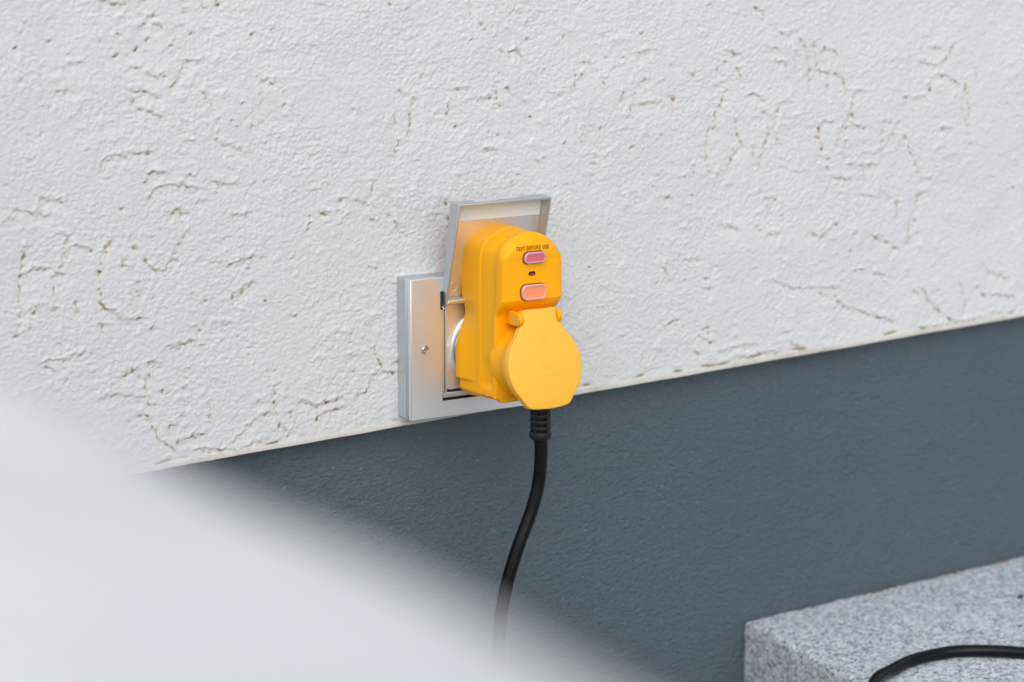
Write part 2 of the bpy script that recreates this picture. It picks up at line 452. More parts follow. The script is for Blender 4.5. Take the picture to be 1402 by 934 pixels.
STROKES = '''-333 213 -327 215 -322 215;-308 254 -307 249;-306 253 -298 251 -290 251;-252 251 -249 245;-238 252 -237 249 -233 246;-227 252 -226 245
-281 236 -275 242 -271 244;-270 237 -267 235;-289 210 -283 210;-277 206 -273 203 -266 204;-287 196 -279 194 -270 190;-287 196 -288 190 -285 182
-284 182 -277 181 -269 177;-261 196 -257 199 -253 207;-253 207 -249 213 -241 212;-237 191 -235 185 -228 173 -226 167;-230 160 -224 156 -219 155 -209 151;-311 146 -310 151 -303 154 -294 153 -289 155 -277 154
-278 141 -266 140;-279 123 -275 129 -266 132 -255 131 -245 128;-245 118 -241 120;-262 114 -257 115 -253 112;-339 197 -332 197;-352 129 -339 127
-371 124 -363 122 -349 118;-377 116 -371 118;-342 105 -334 104;-164 93 -161 97;-152 105 -147 104;-136 98 -133 102
-126 112 -120 109;-139 113 -135 113;-219 106 -218 109 -208 108;-256 168 -254 166;-252 160 -247 159;-249 138 -246 137
-232 132 -223 129 -216 130;-196 197 -185 196;-197 170 -197 167;-297 232;-343 229;-367 226
-364 206;-349 188;-351 171;-359 170;-285 222;-300 217
-298 219;-276 227;-247 231;-259 227;-260 223;-187 231
-202 229;-199 201;-188 196;-210 183;-180 179;-218 171
-307 140;-299 119;-280 135;-230 130;-202 129;-161 104
-139 105;-368 80 -366 99;-368 81 -360 84 -350 84 -339 78;-369 80 -369 57 -371 43;-346 79 -345 57;-340 83 -337 95 -335 105
-336 94 -330 98 -321 93;-331 62 -332 54;-306 99 -312 91 -315 79 -315 68 -313 56 -298 45 -287 45;-297 86 -300 82 -296 80;-292 100 -290 93 -285 86 -280 79 -268 74;-268 74 -261 87 -252 100
-314 43;-232 79 -227 76;-222 75 -206 80;-221 45 -213 56 -205 61;-249 35 -245 33;-266 23 -261 24 -251 26
-280 38 -277 40;-281 13 -278 15 -283 6 -285 -2 -283 -15;-299 8 -291 11 -289 6;-316 -5 -306 -4 -297 -7 -285 -8;-290 -20 -282 -22 -281 -30 -276 -39 -265 -48;-254 7 -256 6
-255 1;-257 -6;-273 -6;-239 -17 -238 -29;-221 -47 -212 -39 -202 -32 -195 -30;-190 -12 -191 -24 -188 -37 -181 -47
-170 -25 -159 -30 -140 -27;-127 -26 -119 -24 -114 -13 -107 -9 -113 7;-106 -11 -97 -13;-96 -5;-132 3 -127 2;-130 -8
-105 54;-174 35;-196 48;-240 53;-243 22;-210 12
-259 -24;-353 23 -342 22 -328 26;-353 19 -348 17;-345 35;-340 10;-372 42 -368 43
-345 56 -348 56;-359 59 -360 56;-263 -43 -256 -40 -244 -39;-251 -50 -233 -51;-233 -51 -219 -54 -203 -49;-159 -39 -152 -35 -137 -32
-178 -32 -176 -43;-268 -31 -264 -29;-297 -24;-203 -22;212 232 221 230 222 224;237 212 245 211 253 214
256 207 263 200 266 185 266 168;270 204 273 183 285 180 284 168;278 197 281 190;280 199 288 198 292 194;291 180 299 175 303 165;226 201 234 200
235 192 242 189 245 179;253 198 253 186;188 201 200 197;186 193;180 188;157 184
199 188 200 181;184 177 181 175;188 171 181 160 176 148 170 139 170 123 174 112;177 145 179 144;197 149 199 138 204 129 195 123 192 114;210 167 217 167 222 163
222 154 228 149 228 137 222 120 219 110;214 128 216 116;246 161 238 158 232 149 234 137 239 129;181 110 182 104;277 140 275 133 280 122;280 143 290 142
278 116 287 114;286 108 292 99 309 96;319 165 311 164 308 151 298 133 296 125;309 149 312 138 321 136;304 126 300 117 303 115;307 108 323 106 337 106 342 113
340 140 339 133 341 120;340 140 348 139;356 138 348 125;364 128 370 114 379 99 382 91 392 91;375 107 378 97;388 80 380 80 376 68 371 56 371 42
354 105 354 97;323 103 324 95;322 83 333 81;345 83 349 79;358 75 358 63;307 70 308 65
387 196 397 195;411 198 405 188 398 181;376 185 383 183 391 181;394 173 403 173 417 165;425 168 423 155 422 143 428 132 432 116;425 161 429 144 427 134
434 178 436 167;385 167 387 161;372 156 380 157;363 158 362 153;401 131 410 130;478 169
480 154;480 77;225 87 236 86;229 81 232 76;243 73;186 69 195 68 200 65
219 67 224 64;232 59 239 59;270 58 275 56 282 52 297 63;333 50 343 48;136 94;137 194
144 82;151 109;158 117 159 111;137 170 140 161;158 94;-99 245
-26 229;-34 219;12 228;12 217;5 237;0 236
110 217;43 217;94 200;137 194;15 162;-46 158
44 141;-11 151;-78 136;103 134;68 152;75 149
143 145;59 141;-3 150;-2 208 4 210 10 201;-80 179 -82 169 -84 156;-52 175 -53 162
-46 184 -38 185;-12 187 -13 176;-14 171 -10 171;-4 182 -1 178;59 199 65 198 70 192;59 190 53 184 53 179
78 186 79 180;94 176 92 169;108 181 115 183;110 165 115 166 128 166;101 164 101 159;139 170 141 161
157 186 158 183;185 171 181 154;-91 185 -89 183;-95 169 -94 162;35 176 39 176;-22 141 -14 139
-92 150 -95 141;176 146 170 137 170 124;71 130 71 122;68 116 68 111;159 117 159 113;106 101 108 96
119 105 118 99;133 95 138 94;-95 95 -94 91 -90 87;-116 99 -111 96;-97 109 -99 116;-55 107 -53 95 -51 85
-112 124 -115 115;40 98 41 94;-27 176 -18 177;108 202 117 204;-35 246 -35 235;-74 195 -76 192
271 58 280 53 285 55 298 62;333 50 341 45 355 41 361 36;338 19 347 17 350 7;317 23 325 23;298 4 306 -5 322 -10 344 -17 359 -22;282 9 287 5
388 2 395 -9 409 -21 421 -28;452 16 458 9 470 6 480 1;464 -10 486 -14;428 2 434 -12 433 -20;446 -2 454 -11;171 23 177 21
180 39 185 38;219 34;152 56 153 46 165 45;133 43 139 32;173 30;142 1 147 0
146 1 135 -3;170 -9 176 -8 176 -13;167 -15 179 -20;156 -17 160 -24 166 -27;188 -28 202 -26 220 -26;253 -26 260 -32 269 -36
247 -19 252 -20;311 39;315 53;308 34;372 18 372 14;379 1 384 -3
201 -18;463 -26 472 -26;386 -30 399 -30 421 -30 455 -28;223 -33 241 -35;202 -33 219 -36;253 15 274 13 300 11
235 23 251 16;438 51 438 46;380 48;377 58;-298 86 -299 82 -294 80;-288 69 -286 64
-234 79 -230 77;-221 75 -212 77 -205 80;-221 52 -213 58 -206 62;-267 24 -260 22 -253 26 -250 25;-278 16 -278 13 -275 13;-300 8 -295 12 -290 9
-364 99 -365 94;-261 82 -260 80;-280 39 -279 36;-262 114 -256 114 -255 112;-219 108 -209 109'''

for grp in STROKES.split('\n'):
    for s_ in grp.split(';'):
        q = [float(k) for k in s_.split()]
        P = [(q[i], q[i+1]) for i in range(0, len(q), 2)]
        if len(P) == 1:
            stroke(P, random.uniform(0.7, 1.15), random.uniform(1.3, 2.2), random.uniform(0.5, 0.95), 0.4, 0.9)
        else:
            stroke(P, random.uniform(0.85, 1.2), random.uniform(1.0, 1.8), random.uniform(0.48, 0.78), 0.90, 0.36)
# pits and short ticks the strokes do not cover
for i in range(620):
    x, z = random.uniform(X0, X1)*1000, random.uniform(-50, 300)
    if random.random() < 0.72:
        stroke([(x, z)], random.uniform(0.45, 0.85), random.uniform(0.8, 1.7), random.uniform(0.2, 0.8)**1.3, 0.3, 0.9)
    else:
        a = random.uniform(-0.5, 0.9); l = random.uniform(2, 7)
        stroke([(x, z), (x+l*math.cos(a), z+l*math.sin(a))], random.uniform(0.7, 1.1), random.uniform(0.5, 1.1), random.uniform(0.15, 0.45), 0.5, 0.2)
# ragged lower rim, where the coat was struck off along the trim
rim = np.exp(-(vs[:, None]/0.0035)**2)
H = H*(1-0.5*rim) + rim*perlin(XX, ZZ, 9*mm, 21)*0.8*mm
rimline = np.exp(-((vs[:, None]-(0.0022+0.002*perlin(XX, ZZ*0, 20*mm, 22)))/0.0010)**2)*np.clip(perlin(XX, ZZ, 16*mm, 23)*2.5-0.1, 0, 1)
acc = np.maximum(acc, rimline*1.6*mm); dirt_shade_a = np.maximum(dirt_shade_a, rimline*0.9)
H = H + lipa*1.0 - reca*0.9 - acc*0.75
# natural pits: warm tan shade painted into the deepest hollows of the stipple
low = np.clip((-(st/mm)-0.36)*2.2, 0, 1)*smooth_m
dirt_shade_a = np.maximum(dirt_shade_a, low*0.2)
edge = np.minimum.reduce([np.clip((XX-X0)/0.03, 0, 1), np.clip((X1-XX)/0.03, 0, 1), np.clip((vs[-1]-vs[:, None])/0.03, 0, 1)+0*XX])
H *= edge
YY = -H
co = np.stack([XX, YY, ZZ], -1).reshape(-1, 3)
# bottom return, back to the trim
bot = np.stack([xs, np.full(nx, 0.006), zl+0.0030], -1)
co = np.vstack([co, bot]) - np.array(wall.location)
idx = np.arange(nz*nx).reshape(nz, nx)
q = np.stack([idx[:-1, :-1], idx[:-1, 1:], idx[1:, 1:], idx[1:, :-1]], -1).reshape(-1, 4)
bi = nz*nx + np.arange(nx)
q2 = np.stack([bi[:-1], bi[1:], idx[0, 1:], idx[0, :-1]], -1)
q = np.vstack([q, q2]).astype(np.int32)
me = bpy.data.meshes.new('plaster')
me.vertices.add(len(co)); me.vertices.foreach_set('co', co.astype(np.float32).ravel())
me.loops.add(q.size); me.loops.foreach_set('vertex_index', q.ravel())
me.polygons.add(len(q)); me.polygons.foreach_set('loop_start', np.arange(len(q), dtype=np.int32)*4)
me.update(calc_edges=True)
a_ = me.attributes.new('dirt', 'FLOAT', 'POINT')
a_.data.foreach_set('value', np.concatenate([np.clip(dirt_shade_a, 0, 1).ravel(), np.full(nx, 0.2)]).astype(np.float32))
me.shade_smooth()
me.materials.append(M_PLASTER)
link(bpy.data.objects.new('plaster', me), wall)

# the coat beyond the detailed field
g = G()
ztopL, ztopR = zline(X0)+0.003+vs[-1], zline(X1)+0.003+vs[-1]
g.add([(-3, 0, zline(-3)+0.003), (X0, 0, zline(X0)+0.003), (X0, 0, ztopL), (X0, 0, 2.4), (-3, 0, 2.4)], [(0, 1, 2, 3, 4)])
g.add([(X1, 0, zline(X1)+0.003), (3.2, 0, zline(3.2)+0.003), (3.2, 0, 2.4), (X1, 0, 2.4), (X1, 0, ztopR)], [(0, 1, 2, 3, 4)])
g.add([(X0, 0, ztopL), (X1, 0, ztopR), (X1, 0, 2.4), (X0, 0, 2.4)], [(0, 1, 2, 3)])
g.out('plaster', M_PLASTER_FAR, wall)
# drip trim under the plaster
g = G(); n = 420; R = []
for i in range(n+1):
    x = -3 + 6.2*i/n; z = zline(x)
    e = 0.00012*math.sin(i*1.7)+0.00010*math.sin(i*0.61)
    R.append([(x, 0.0135, z+0.0042), (x, -0.0004+e, z+0.0038), (x, -0.0013+e, z+0.0028), (x, -0.0013+e, z+0.0008+e), (x, -0.0006+e, z+0.0004+e*0.5), (x, 0.0135, z)])
g.rings(R, True, True, True)
g.out('drip_trim', M_TRIM, wall, smooth=50)
# plinth
g = G(); n = 60; V0 = []; F0 = []
for j in range(9):
    for i in range(n+1):
        x = -3+6.2*i/n; z0_, z1_ = GZ-0.05, zline(x)+0.002
        V0.append((x, PLY, z0_+(z1_-z0_)*j/8))
for j in range(8):
    for i in range(n): F0.append((j*(n+1)+i, j*(n+1)+i+1, (j+1)*(n+1)+i+1, (j+1)*(n+1)+i))
g.add(V0, F0)
g.out('plinth', M_PLINTH, wall, smooth=60)
G().box(-3, 3.2, 0.03, 0.25, GZ-0.05, 2.4).out('wall_core', M_TRIM, wall)

# ------------------------------------------------------------------ granite step
step = thing('granite_step', 'pale speckled grey granite step block against the slate plinth', 'step', (0.6, -0.19, GZ))
SX, SZ = 0.2265, -0.2532
def step_top(x): return SZ + 0.0295*(x-SX)
g = G()
nu, nv = 150, 60
def sleft(y): return SX + 0.0869*(y-PLY)
V0 = []; F0 = []
Xr, Yf = 1.55, -0.39
def granite_n(x, y, z):
    return (math.sin(x*310+y*170)*math.sin(y*420-x*90)+math.sin(x*97+z*210+1.3)*math.sin(y*83+z*330))*0.00035
def sp_(u, v_):
    y = PLY-0.001 + (Yf-PLY)*v_; x = sleft(y) + (Xr-sleft(y))*u**1.6; return x, y
for j in range(nv+1):
    for i in range(nu+1):
        x, y = sp_(i/nu, j/nv); z = step_top(x)
        dl = x-sleft(y); db = (PLY-y); df = y-Yf
        rr = 0.0032+0.0015*math.sin(y*260)+0.001*math.sin(y*610+1)
        for d_ in (dl, df): z -= rr*0.75*max(0, 1-d_/rr)**2
        z -= 0.0030*max(0, 1-db/0.004)**2
        V0.append((x, y, z+granite_n(x, y, 0)))
for j in range(nv):
    for i in range(nu): F0.append((j*(nu+1)+i, (j+1)*(nu+1)+i, (j+1)*(nu+1)+i+1, j*(nu+1)+i+1))
base_n = len(V0)
border = [j*(nu+1) for j in range(nv+1)] + [nv*(nu+1)+i for i in range(1, nu+1)]
K = 26
for k in range(1, K+1):
    for b_i in border:
        x, y, z = V0[b_i]; f = k/K
        zz = z + (GZ-z)*f
        o_ = 0.0008*min(1, k)+granite_n(z*0+x*1.7, y*1.3, zz*2)*2.2
        lf = b_i % (nu+1) == 0
        V0.append((x-(o_ if lf else 0), y-(0 if lf else o_), zz))
L_ = len(border)
for k in range(K):
    for i in range(L_-1):
        a0 = border[i] if k == 0 else base_n+(k-1)*L_+i
        a1 = border[i+1] if k == 0 else base_n+(k-1)*L_+i+1
        F0.append((a0, a1, base_n+k*L_+i+1, base_n+k*L_+i))
g.add(V0, F0)
g.out('block', M_GRANITE, step, smooth=70)
# grit and mortar crumbs lying in the joint at the wall, counted by nobody
g = G()
for i in range(70):
    x = random.uniform(SX+0.05, 1.2); s_ = random.uniform(0.0006, 0.0018)
    if 0.29 < x < 0.42 and random.random() < 0.6: s_ *= 1.3
    y = PLY-0.0035-random.random()*0.004; z = step_top(x)+s_*0.3-0.001
    ring = [Vector((math.cos(a)*s_*random.uniform(0.7, 2.0), math.sin(a)*s_, 0)) for a in [k*1.047 for k in range(6)]]
    v_ = [(x+p.x, y+p.y*0.6, z) for p in ring]+[(x, y, z+s_), (x, y, z-s_)]
    g.add(v_, [(k, (k+1) % 6, 6) for k in range(6)]+[((k+1) % 6, k, 7) for k in range(6)])
jg = g.out('joint_grit', M_GRIT, step); tag(jg, kind='stuff')
# the dark pebble on the step
g = G(); px_, py_ = 0.4405, -0.072; s_ = 0.0026
g.lathe((px_, py_), 'z', [(step_top(px_)-0.0004, s_*0.8), (step_top(px_)+s_*0.5, s_), (step_top(px_)+s_*1.2, s_*0.5)], 9, True, True)
pb = g.out('pebble', simple('dark_stone', (0.05, 0.05, 0.055), 0.8, nscale=400, nstr=0.5), None, smooth=60)
tag(pb, 'tiny dark pebble lying on the granite step', 'pebble')

# ------------------------------------------------------------------ cable on the step
def r_(x, y): return (x, y-0.006, step_top(x)+0.0047)
pts = [(-0.05, -0.60, GZ+0.0047), (0.04, -0.46, GZ+0.006), (0.11, -0.33, GZ+0.03), (0.150, -0.25, GZ+0.085), (0.178, -0.198, -0.268),
       (0.2075, -0.1680, -0.2482), r_(0.2401, -0.1445), r_(0.2717, -0.1368), r_(0.3092, -0.1430), r_(0.347, -0.176), r_(0.385, -0.235), r_(0.41, -0.31),
       (0.42, -0.375, step_top(0.42)+0.004), (0.425, -0.41, -0.29), (0.43, -0.44, -0.36), (0.45, -0.49, GZ+0.0047), (0.55, -0.62, GZ+0.0047)]
cb = G().tube(catmull(pts, 10), 0.0046, 16).out('power_cable', M_BLACK, None, smooth=80)
tag(cb, 'glossy black cable arching over the left edge of the granite step', 'cable')

# ------------------------------------------------------------------ garden table in the foreground
TX1, TZ = -0.7420, 0.2557
tbl = thing('garden_table', 'white table standing under the white cloth', 'table', (-1.3, -1.4, GZ))
G().box(-1.83, TX1-0.004, -2.1, -0.86, TZ-0.028, TZ-0.004).out('tabletop', M_TABLE, tbl, bevel=0.004)
for x in (-1.78, TX1-0.06):
    for y in (-2.04, -0.92):
        G().box(x-0.02, x+0.02, y-0.02, y+0.02, GZ, TZ-0.0285).out('leg', M_TABLE, tbl, bevel=0.003)
g = G(); V0 = []; F0 = []
nu, nv = 110, 120
def fold(x, y): return 0.0022*math.sin(x*23+y*9)+0.0016*math.sin(y*31-x*14+1)+0.0008*math.sin(x*70+y*55) + 0.0014*math.sin(x*44-y*37+2)
drop = 0.22; R0 = 0.012
xa, xb_, ya, yb = -1.835, TX1, -2.105, -0.855
def wrap(s, lo, hi):
    """arc-length coordinate -> (position, how far it hangs)"""
    if s < lo: return lo, lo-s
    if s > hi: return hi, s-hi
    return s, 0.0
for j in range(nv+1):
    for i in range(nu+1):
        sx = xa-drop+(xb_-xa+2*drop)*i/nu; sy = ya-drop+(yb-ya+2*drop)*j/nv
        x, hx = wrap(sx, xa, xb_); y, hy = wrap(sy, ya, yb)
        h = max(hx, hy)
        rx = R0*(1-math.exp(-hx/R0))*0.5; ry = R0*(1-math.exp(-hy/R0))*0.5
        wav = min(1, h/0.08)*0.010
        x += (rx + (wav*(1+math.sin(sy*38+1)) if hx > 0 else 0))*(1 if sx > 0.5*(xa+xb_) else -1)
        y += (ry + (wav*(1+math.sin(sx*36)) if hy > 0 else 0))*(1 if sy > 0.5*(ya+yb) else -1)
        V0.append((x, y, TZ + fold(sx, sy)*(1 if h == 0 else max(0, 1-h/0.02)) - h))
for j in range(nv):
    for i in range(nu): F0.append((j*(nu+1)+i, j*(nu+1)+i+1, (j+1)*(nu+1)+i+1, (j+1)*(nu+1)+i))
g.add(V0, F0)
cl_o = g.out('tablecloth', M_CLOTH, None, smooth=180)
m_ = cl_o.modifiers.new('thickness', 'SOLIDIFY'); m_.thickness = 0.0012; m_.offset = -1
tag(cl_o, 'large plain white cloth, strongly blurred across the lower left foreground', 'tablecloth')

# ------------------------------------------------------------------ outdoor socket box
XC = -0.0307
CZ = 0.0018
box = thing('socket_box', 'brushed aluminium outdoor socket box with raised lid on the plaster', 'socket box', (XC, 0, -0.044))
BX0, BX1, BZ0, BZ1 = -0.0945, 0.0306, -0.0440, 0.0560
FY = -0.0195
OX0, OX1, OZ0, OZ1 = -0.0689, 0.0075, -0.0324, 0.0462
def frame(x0, x1, z0, z1, a0, a1, c0, c1, y0, y1):
    o_ = [(x0, z0), (x1, z0), (x1, z1), (x0, z1)]; i_ = [(a0, c0), (a1, c0), (a1, c1), (a0, c1)]
    R = [[(p, y0, q_) for p, q_ in i_], [(p, y0, q_) for p, q_ in o_], [(p, y1, q_) for p, q_ in o_], [(p, y1, q_) for p, q_ in i_]]
    v_ = [p for r in R for p in r]; f_ = []
    for j in range(4):
        for i in range(4):
            f_.append((j*4+i, j*4+(i+1) % 4, ((j+1) % 4)*4+(i+1) % 4, ((j+1) % 4)*4+i))
    return G().add(v_, f_)
frame(BX0, BX1, BZ0, BZ1, OX0, OX1, OZ0, OZ1, 0.006, -0.0128).out('housing', M_ALU_SIDE, box, bevel=0.0007)
frame(BX0+0.0009, BX1-0.0009, BZ0+0.0009, BZ1-0.0009, OX0, OX1, OZ0, OZ1, -0.0127, -0.0192).out('seal', M_DARK, box)
frame(BX0+0.0001, BX1-0.0001, BZ0+0.0001, BZ1-0.0001, OX0-0.0003, OX1+0.0003, OZ0-0.0003, OZ1+0.0003, -0.0134, -0.0155).out('back_frame', M_ALU_SIDE, box, bevel=0.0004)
frame(BX0, BX1, BZ0, BZ1, OX0, OX1, OZ0, OZ1, -0.0159, FY).out('front_plate', M_ALU, box, bevel=0.0005)
G().box(OX0+0.0002, OX1-0.0002, -0.0065, -0.0085, OZ0+0.0002, OZ1-0.0002).out('back_plate', M_DARK, box)
# socket insert with raised collar
def polar_plate(x0, x1, z0, z1, y0):
    g = G(); n = 96; R = []
    prof = [(0.0262, -0.010), (0.0268, -0.0186), (0.0272, -0.0196), (0.0279, -0.0200), (0.0286, -0.0197), (0.0290, -0.0178), (0.0295, -0.0169), (0.0306, -0.0165), (0.0333, -0.0163)]
    for r, y in prof[:1] + prof[1:]:
        R.append([(XC+r*math.cos(a), y, CZ+r*math.sin(a)) for a in [2*math.pi*i/n for i in range(n)]])
    for f in (0.0, 1.0):
        ring = []
        for i in range(n):
            a = 2*math.pi*i/n; c_, s_ = math.cos(a), math.sin(a)
            tx = ((x1-XC) if c_ > 0 else (x0-XC))/c_ if abs(c_) > 1e-6 else 9
            tz = ((z1-CZ) if s_ > 0 else (z0-CZ))/s_ if abs(s_) > 1e-6 else 9
            T_ = min(tx, tz); r0 = min(0.0333, T_-0.0003)
            r = T_ if f else r0+0.0001*0+(T_-r0)*0.25
            ring.append((XC+r*c_, y0, CZ+r*s_))
        R.append(ring)
    R.append([(p[0], -0.0088, p[2]) for p in R[-1]])
    g.rings(R); return g
IX0, IX1 = XC-0.0334, XC+0.0334
def clampx(p):
    return (max(IX0, min(IX1, p[0])), p[1], max(-0.0258, min(0.0372, p[2])))
g = polar_plate(IX0, IX1, -0.0256, 0.0370, -0.0162)
g.v = [clampx(p) for p in g.v]
g.out('socket_insert', M_ALU, box, smooth=50)
G().lathe((XC, CZ), 'y', [(-0.0190, 0.0270), (-0.0203, 0.0274), (-0.0206, 0.0280), (-0.0203, 0.0286), (-0.0188, 0.0290)], 96).out('collar', M_CHROME, box, smooth=60)
# guide rails either side of the insert and the ledge below it
for s_ in (-1, 1):
    for a0, a1, yy in ((0.0374, 0.0362, -0.0168), (0.0358, 0.0350, -0.0160), (0.0347, 0.0336, -0.0176)):
        xa_, xb2 = XC+s_*a0, XC+s_*a1
        G().box(min(xa_, xb2), max(xa_, xb2), yy, -0.0087, -0.0275, 0.0362).out('guide_rail', M_ALU, box, bevel=0.0002)
G().box(OX0+0.0004, OX1-0.0004, -0.0150, -0.0087, -0.0318, -0.0280).out('ledge', M_ALU, box, bevel=0.0003)
# screws
def make_screw(x, z):
    r0 = G().lathe((x, z), 'y', [(FY+0.0001, 0.0034), (FY-0.0003, 0.0033), (FY-0.0004, 0.0029), (FY-0.0001, 0.0026), (FY+0.0004, 0.0024)], 28).out('screw', M_ZINC, box, smooth=40)
    g = G(); n = 24; out_ = [(x+0.0023*math.cos(2*math.pi*i/n), FY-0.0001, z+0.0023*math.sin(2*math.pi*i/n)) for i in range(n)]
    top = [(x+0.0018*math.cos(2*math.pi*i/n), FY-0.0006, z+0.0018*math.sin(2*math.pi*i/n)) for i in range(n)]
    st_ = [(x+(0.0010+0.00028*math.cos(6*2*math.pi*i/n))*math.cos(2*math.pi*i/n), FY-0.0006, z+(0.0010+0.00028*math.cos(6*2*math.pi*i/n))*math.sin(2*math.pi*i/n)) for i in range(n)]
    dp = [(p[0], FY-0.0001, p[2]) for p in st_]
    g.rings([out_, top, st_, dp], True, False, True)
    g.out('screw_head', M_CHROME, r0, smooth=35)
make_screw(-0.0832, 0.0058)
make_screw(2*XC+0.0832, 0.0058)
# hinge slot, clip and spring wire
for s_ in (-1, 1):
    def bxs(a0, a1, y0, y1, z0, z1, nm, m_, bv=0.0002):
        xa_, xb2 = XC+s_*a0, XC+s_*a1
        return G().box(min(xa_, xb2), max(xa_, xb2), min(y0, y1), max(y0, y1), z0, z1).out(nm, m_, box, bevel=bv)
    bxs(0.0400, 0.0380, -0.0180, FY-0.0002, 0.0332, 0.0462, 'hinge_slot', M_DARK, 0.0001)
    bxs(0.0376, 0.0352, -0.0185, -0.0235, 0.0372, 0.0462, 'hinge_clip', M_ZINC, 0.0003)
    wp = [(XC+s_*0.0384, -0.0195, 0.0352), (XC+s_*0.0380, -0.0215, 0.0340), (XC+s_*0.0372, -0.0232, 0.0348), (XC+s_*0.0366, -0.0240, 0.0372), (XC+s_*0.0358, -0.0243, 0.0388), (XC+s_*0.0350, -0.0240, 0.0392)]
    G().tube(catmull(wp, 5), 0.00055, 8).out('hinge_spring', M_CHROME, box, smooth=80)

# the raised lid: a shallow tray leaning off the wall
LX0, LX1 = -0.0682, 0.0068
B0, B1 = Vector((-0.0164, 0.0375)), Vector((-0.0295, 0.1106))     # (y, z) of the back, foot and head
F0_, F1_ = Vector((-0.0225, 0.0365)), Vector((-0.0422, 0.1096))   # of the rim
ex = (B1-B0)
def LP(t_, d_):      # t_ along the lid, d_ = 0 back .. 1 rim front
    p = B0+(B1-B0)*t_; q_ = F0_+(F1_-F0_)*t_; r = p+(q_-p)*d_; return r
def lid_box(x0, x1, t0, t1, d0, d1):
    v_ = []
    for x in (x0, x1):
        for t_, d_ in ((t0, d0), (t1, d0), (t1, d1), (t0, d1)):
            p = LP(t_, d_); v_.append((x, p.x, p.y))
    return v_, [(0,1,2,3),(4,7,6,5),(0,4,5,1),(1,5,6,2),(2,6,7,3),(3,7,4,0)]
# one shell: outer skin, rim, inner skin
W_ = 0.0016; tt_ = W_/ex.length
o4 = [(LX0, 0.0), (LX1, 0.0), (LX1, 1.0), (LX0, 1.0)]
i4 = [(LX0+W_, 0.055), (LX1-W_, 0.055), (LX1-W_, 1-tt_), (LX0+W_, 1-tt_)]
def ring4(q4, d_, thick=None):
    r = []
    for x, t_ in q4:
        if thick is None: p = LP(t_, d_)
        else:
            p = LP(t_, 0); n_ = (LP(t_, 1)-p).normalized(); p = p+n_*thick
        r.append((x, p.x, p.y))
    return r
R = [ring4(o4, 0), ring4(o4, 1), ring4(i4, 1), ring4(i4, 0, 0.0017)]
g = G().rings(R, True, True, True)
lid_o = g.out('lid', M_ALU_SIDE, box, bevel=0.0004)
# chamfer band along the top edge, the bright strip
v_, f_ = lid_box(LX0+0.016, LX1-0.021, 1.0, 1.006, 0.12, 0.55)
G().add(v_, f_).out('lid_ridge', M_ALU, lid_o, bevel=0.0003)
# inner faces
def inner_sheet(x0, x1, t0, t1, th0, th1, nm, m_, bv=0.0001):
    v_ = []
    for x in (x0, x1):
        for t_, th in ((t0, th0), (t1, th0), (t1, th1), (t0, th1)):
            p = LP(t_, 0); n_ = (LP(t_, 1)-p).normalized(); p = p+n_*th; v_.append((x, p.x, p.y))
    return G().add(v_, [(0,1,2,3),(4,7,6,5),(0,4,5,1),(1,5,6,2),(2,6,7,3),(3,7,4,0)]).out(nm, m_, lid_o, bevel=bv)
inner_sheet(LX0+W_+0.0002, LX1-W_-0.0002, 0.06, 0.80, 0.0016, 0.0020, 'inner_plate', M_ALU)
inner_sheet(LX0+W_+0.0002, LX1-W_-0.0002, 0.803, 1-tt_-0.002, 0.0016, 0.0024, 'foam_strip', M_STRIP)
for x, t_, th in ((LX0+0.0072, 0.890, 0.0024), (LX1-0.0088, 0.890, 0.0024), (LX0+0.0072, 0.155, 0.0020), (LX1-0.0088, 0.155, 0.0020)):
    p = LP(t_, 0); n_ = (LP(t_, 1)-p).normalized(); e_ = ex.normalized()
    g = G(); R = []
    for rr, hh in ((0.0036, 0.0), (0.0036, 0.00022), (0.0033, 0.00022), (0.0033, 0.0)):
        ring = []
        for i in range(32):
            a = 2*math.pi*i/32; c2 = p+n_*(th+hh)+e_*rr*math.sin(a); ring.append((x+rr*math.cos(a), c2.x, c2.y))
        R.append(ring)
    g.rings(R).out('moulded_ring', M_STRIP if t_ > 0.5 else M_ALU, lid_o, smooth=60)
# rounded bar across the foot
g = G(); a_b = LP(0.012, 0.75); R = []
for x in (LX0+0.0012, LX1-0.0012):
    R.append([(x, a_b.x-0.0008+0.0026*math.cos(a), a_b.y+0.0012+0.0019*math.sin(a)) for a in [2*math.pi*i/20 for i in range(20)]])
g.rings(R, True, True, True).out('hinge_bar', M_ALU, lid_o, smooth=40)

# ------------------------------------------------------------------ the orange adapter
ad = thing('safety_adapter', 'bright orange safety plug adapter with round flap and pink and coral buttons', 'plug adapter', (XC, -0.05, -0.030))
CT = [(0, .0928), (.009, .0908), (.0165, .0868), (.0213, .0824), (.0238, .0770)]
Zs = [.068, .055, .043, .031, .022, .012, 0.0, -.012, -.0155, -.0172, -.0235]
REAR = [.0244, .0248, .0237, .0212, .0238, .0277, .0288, .0287, .0284, .0257, .0255]
FRONT = [.0246]*11
def outline(bl, zb):
    P = [Vector((x, z, 0)) for x, z in CT]
    for z, a, b_ in zip(Zs, REAR, FRONT): P.append(Vector((a+(b_-a)*bl, z, 0)))
    P += [Vector((.0225, zb+.0030, 0)), Vector((.0185, zb+.0002, 0)), Vector((.010, zb, 0)), Vector((0, zb, 0))]
    h = catmull(P, 4)
    right = [(p.x, p.y) for p in h]
    left = [(-x, z) for x, z in right[1:-1]][::-1]
    return right + left
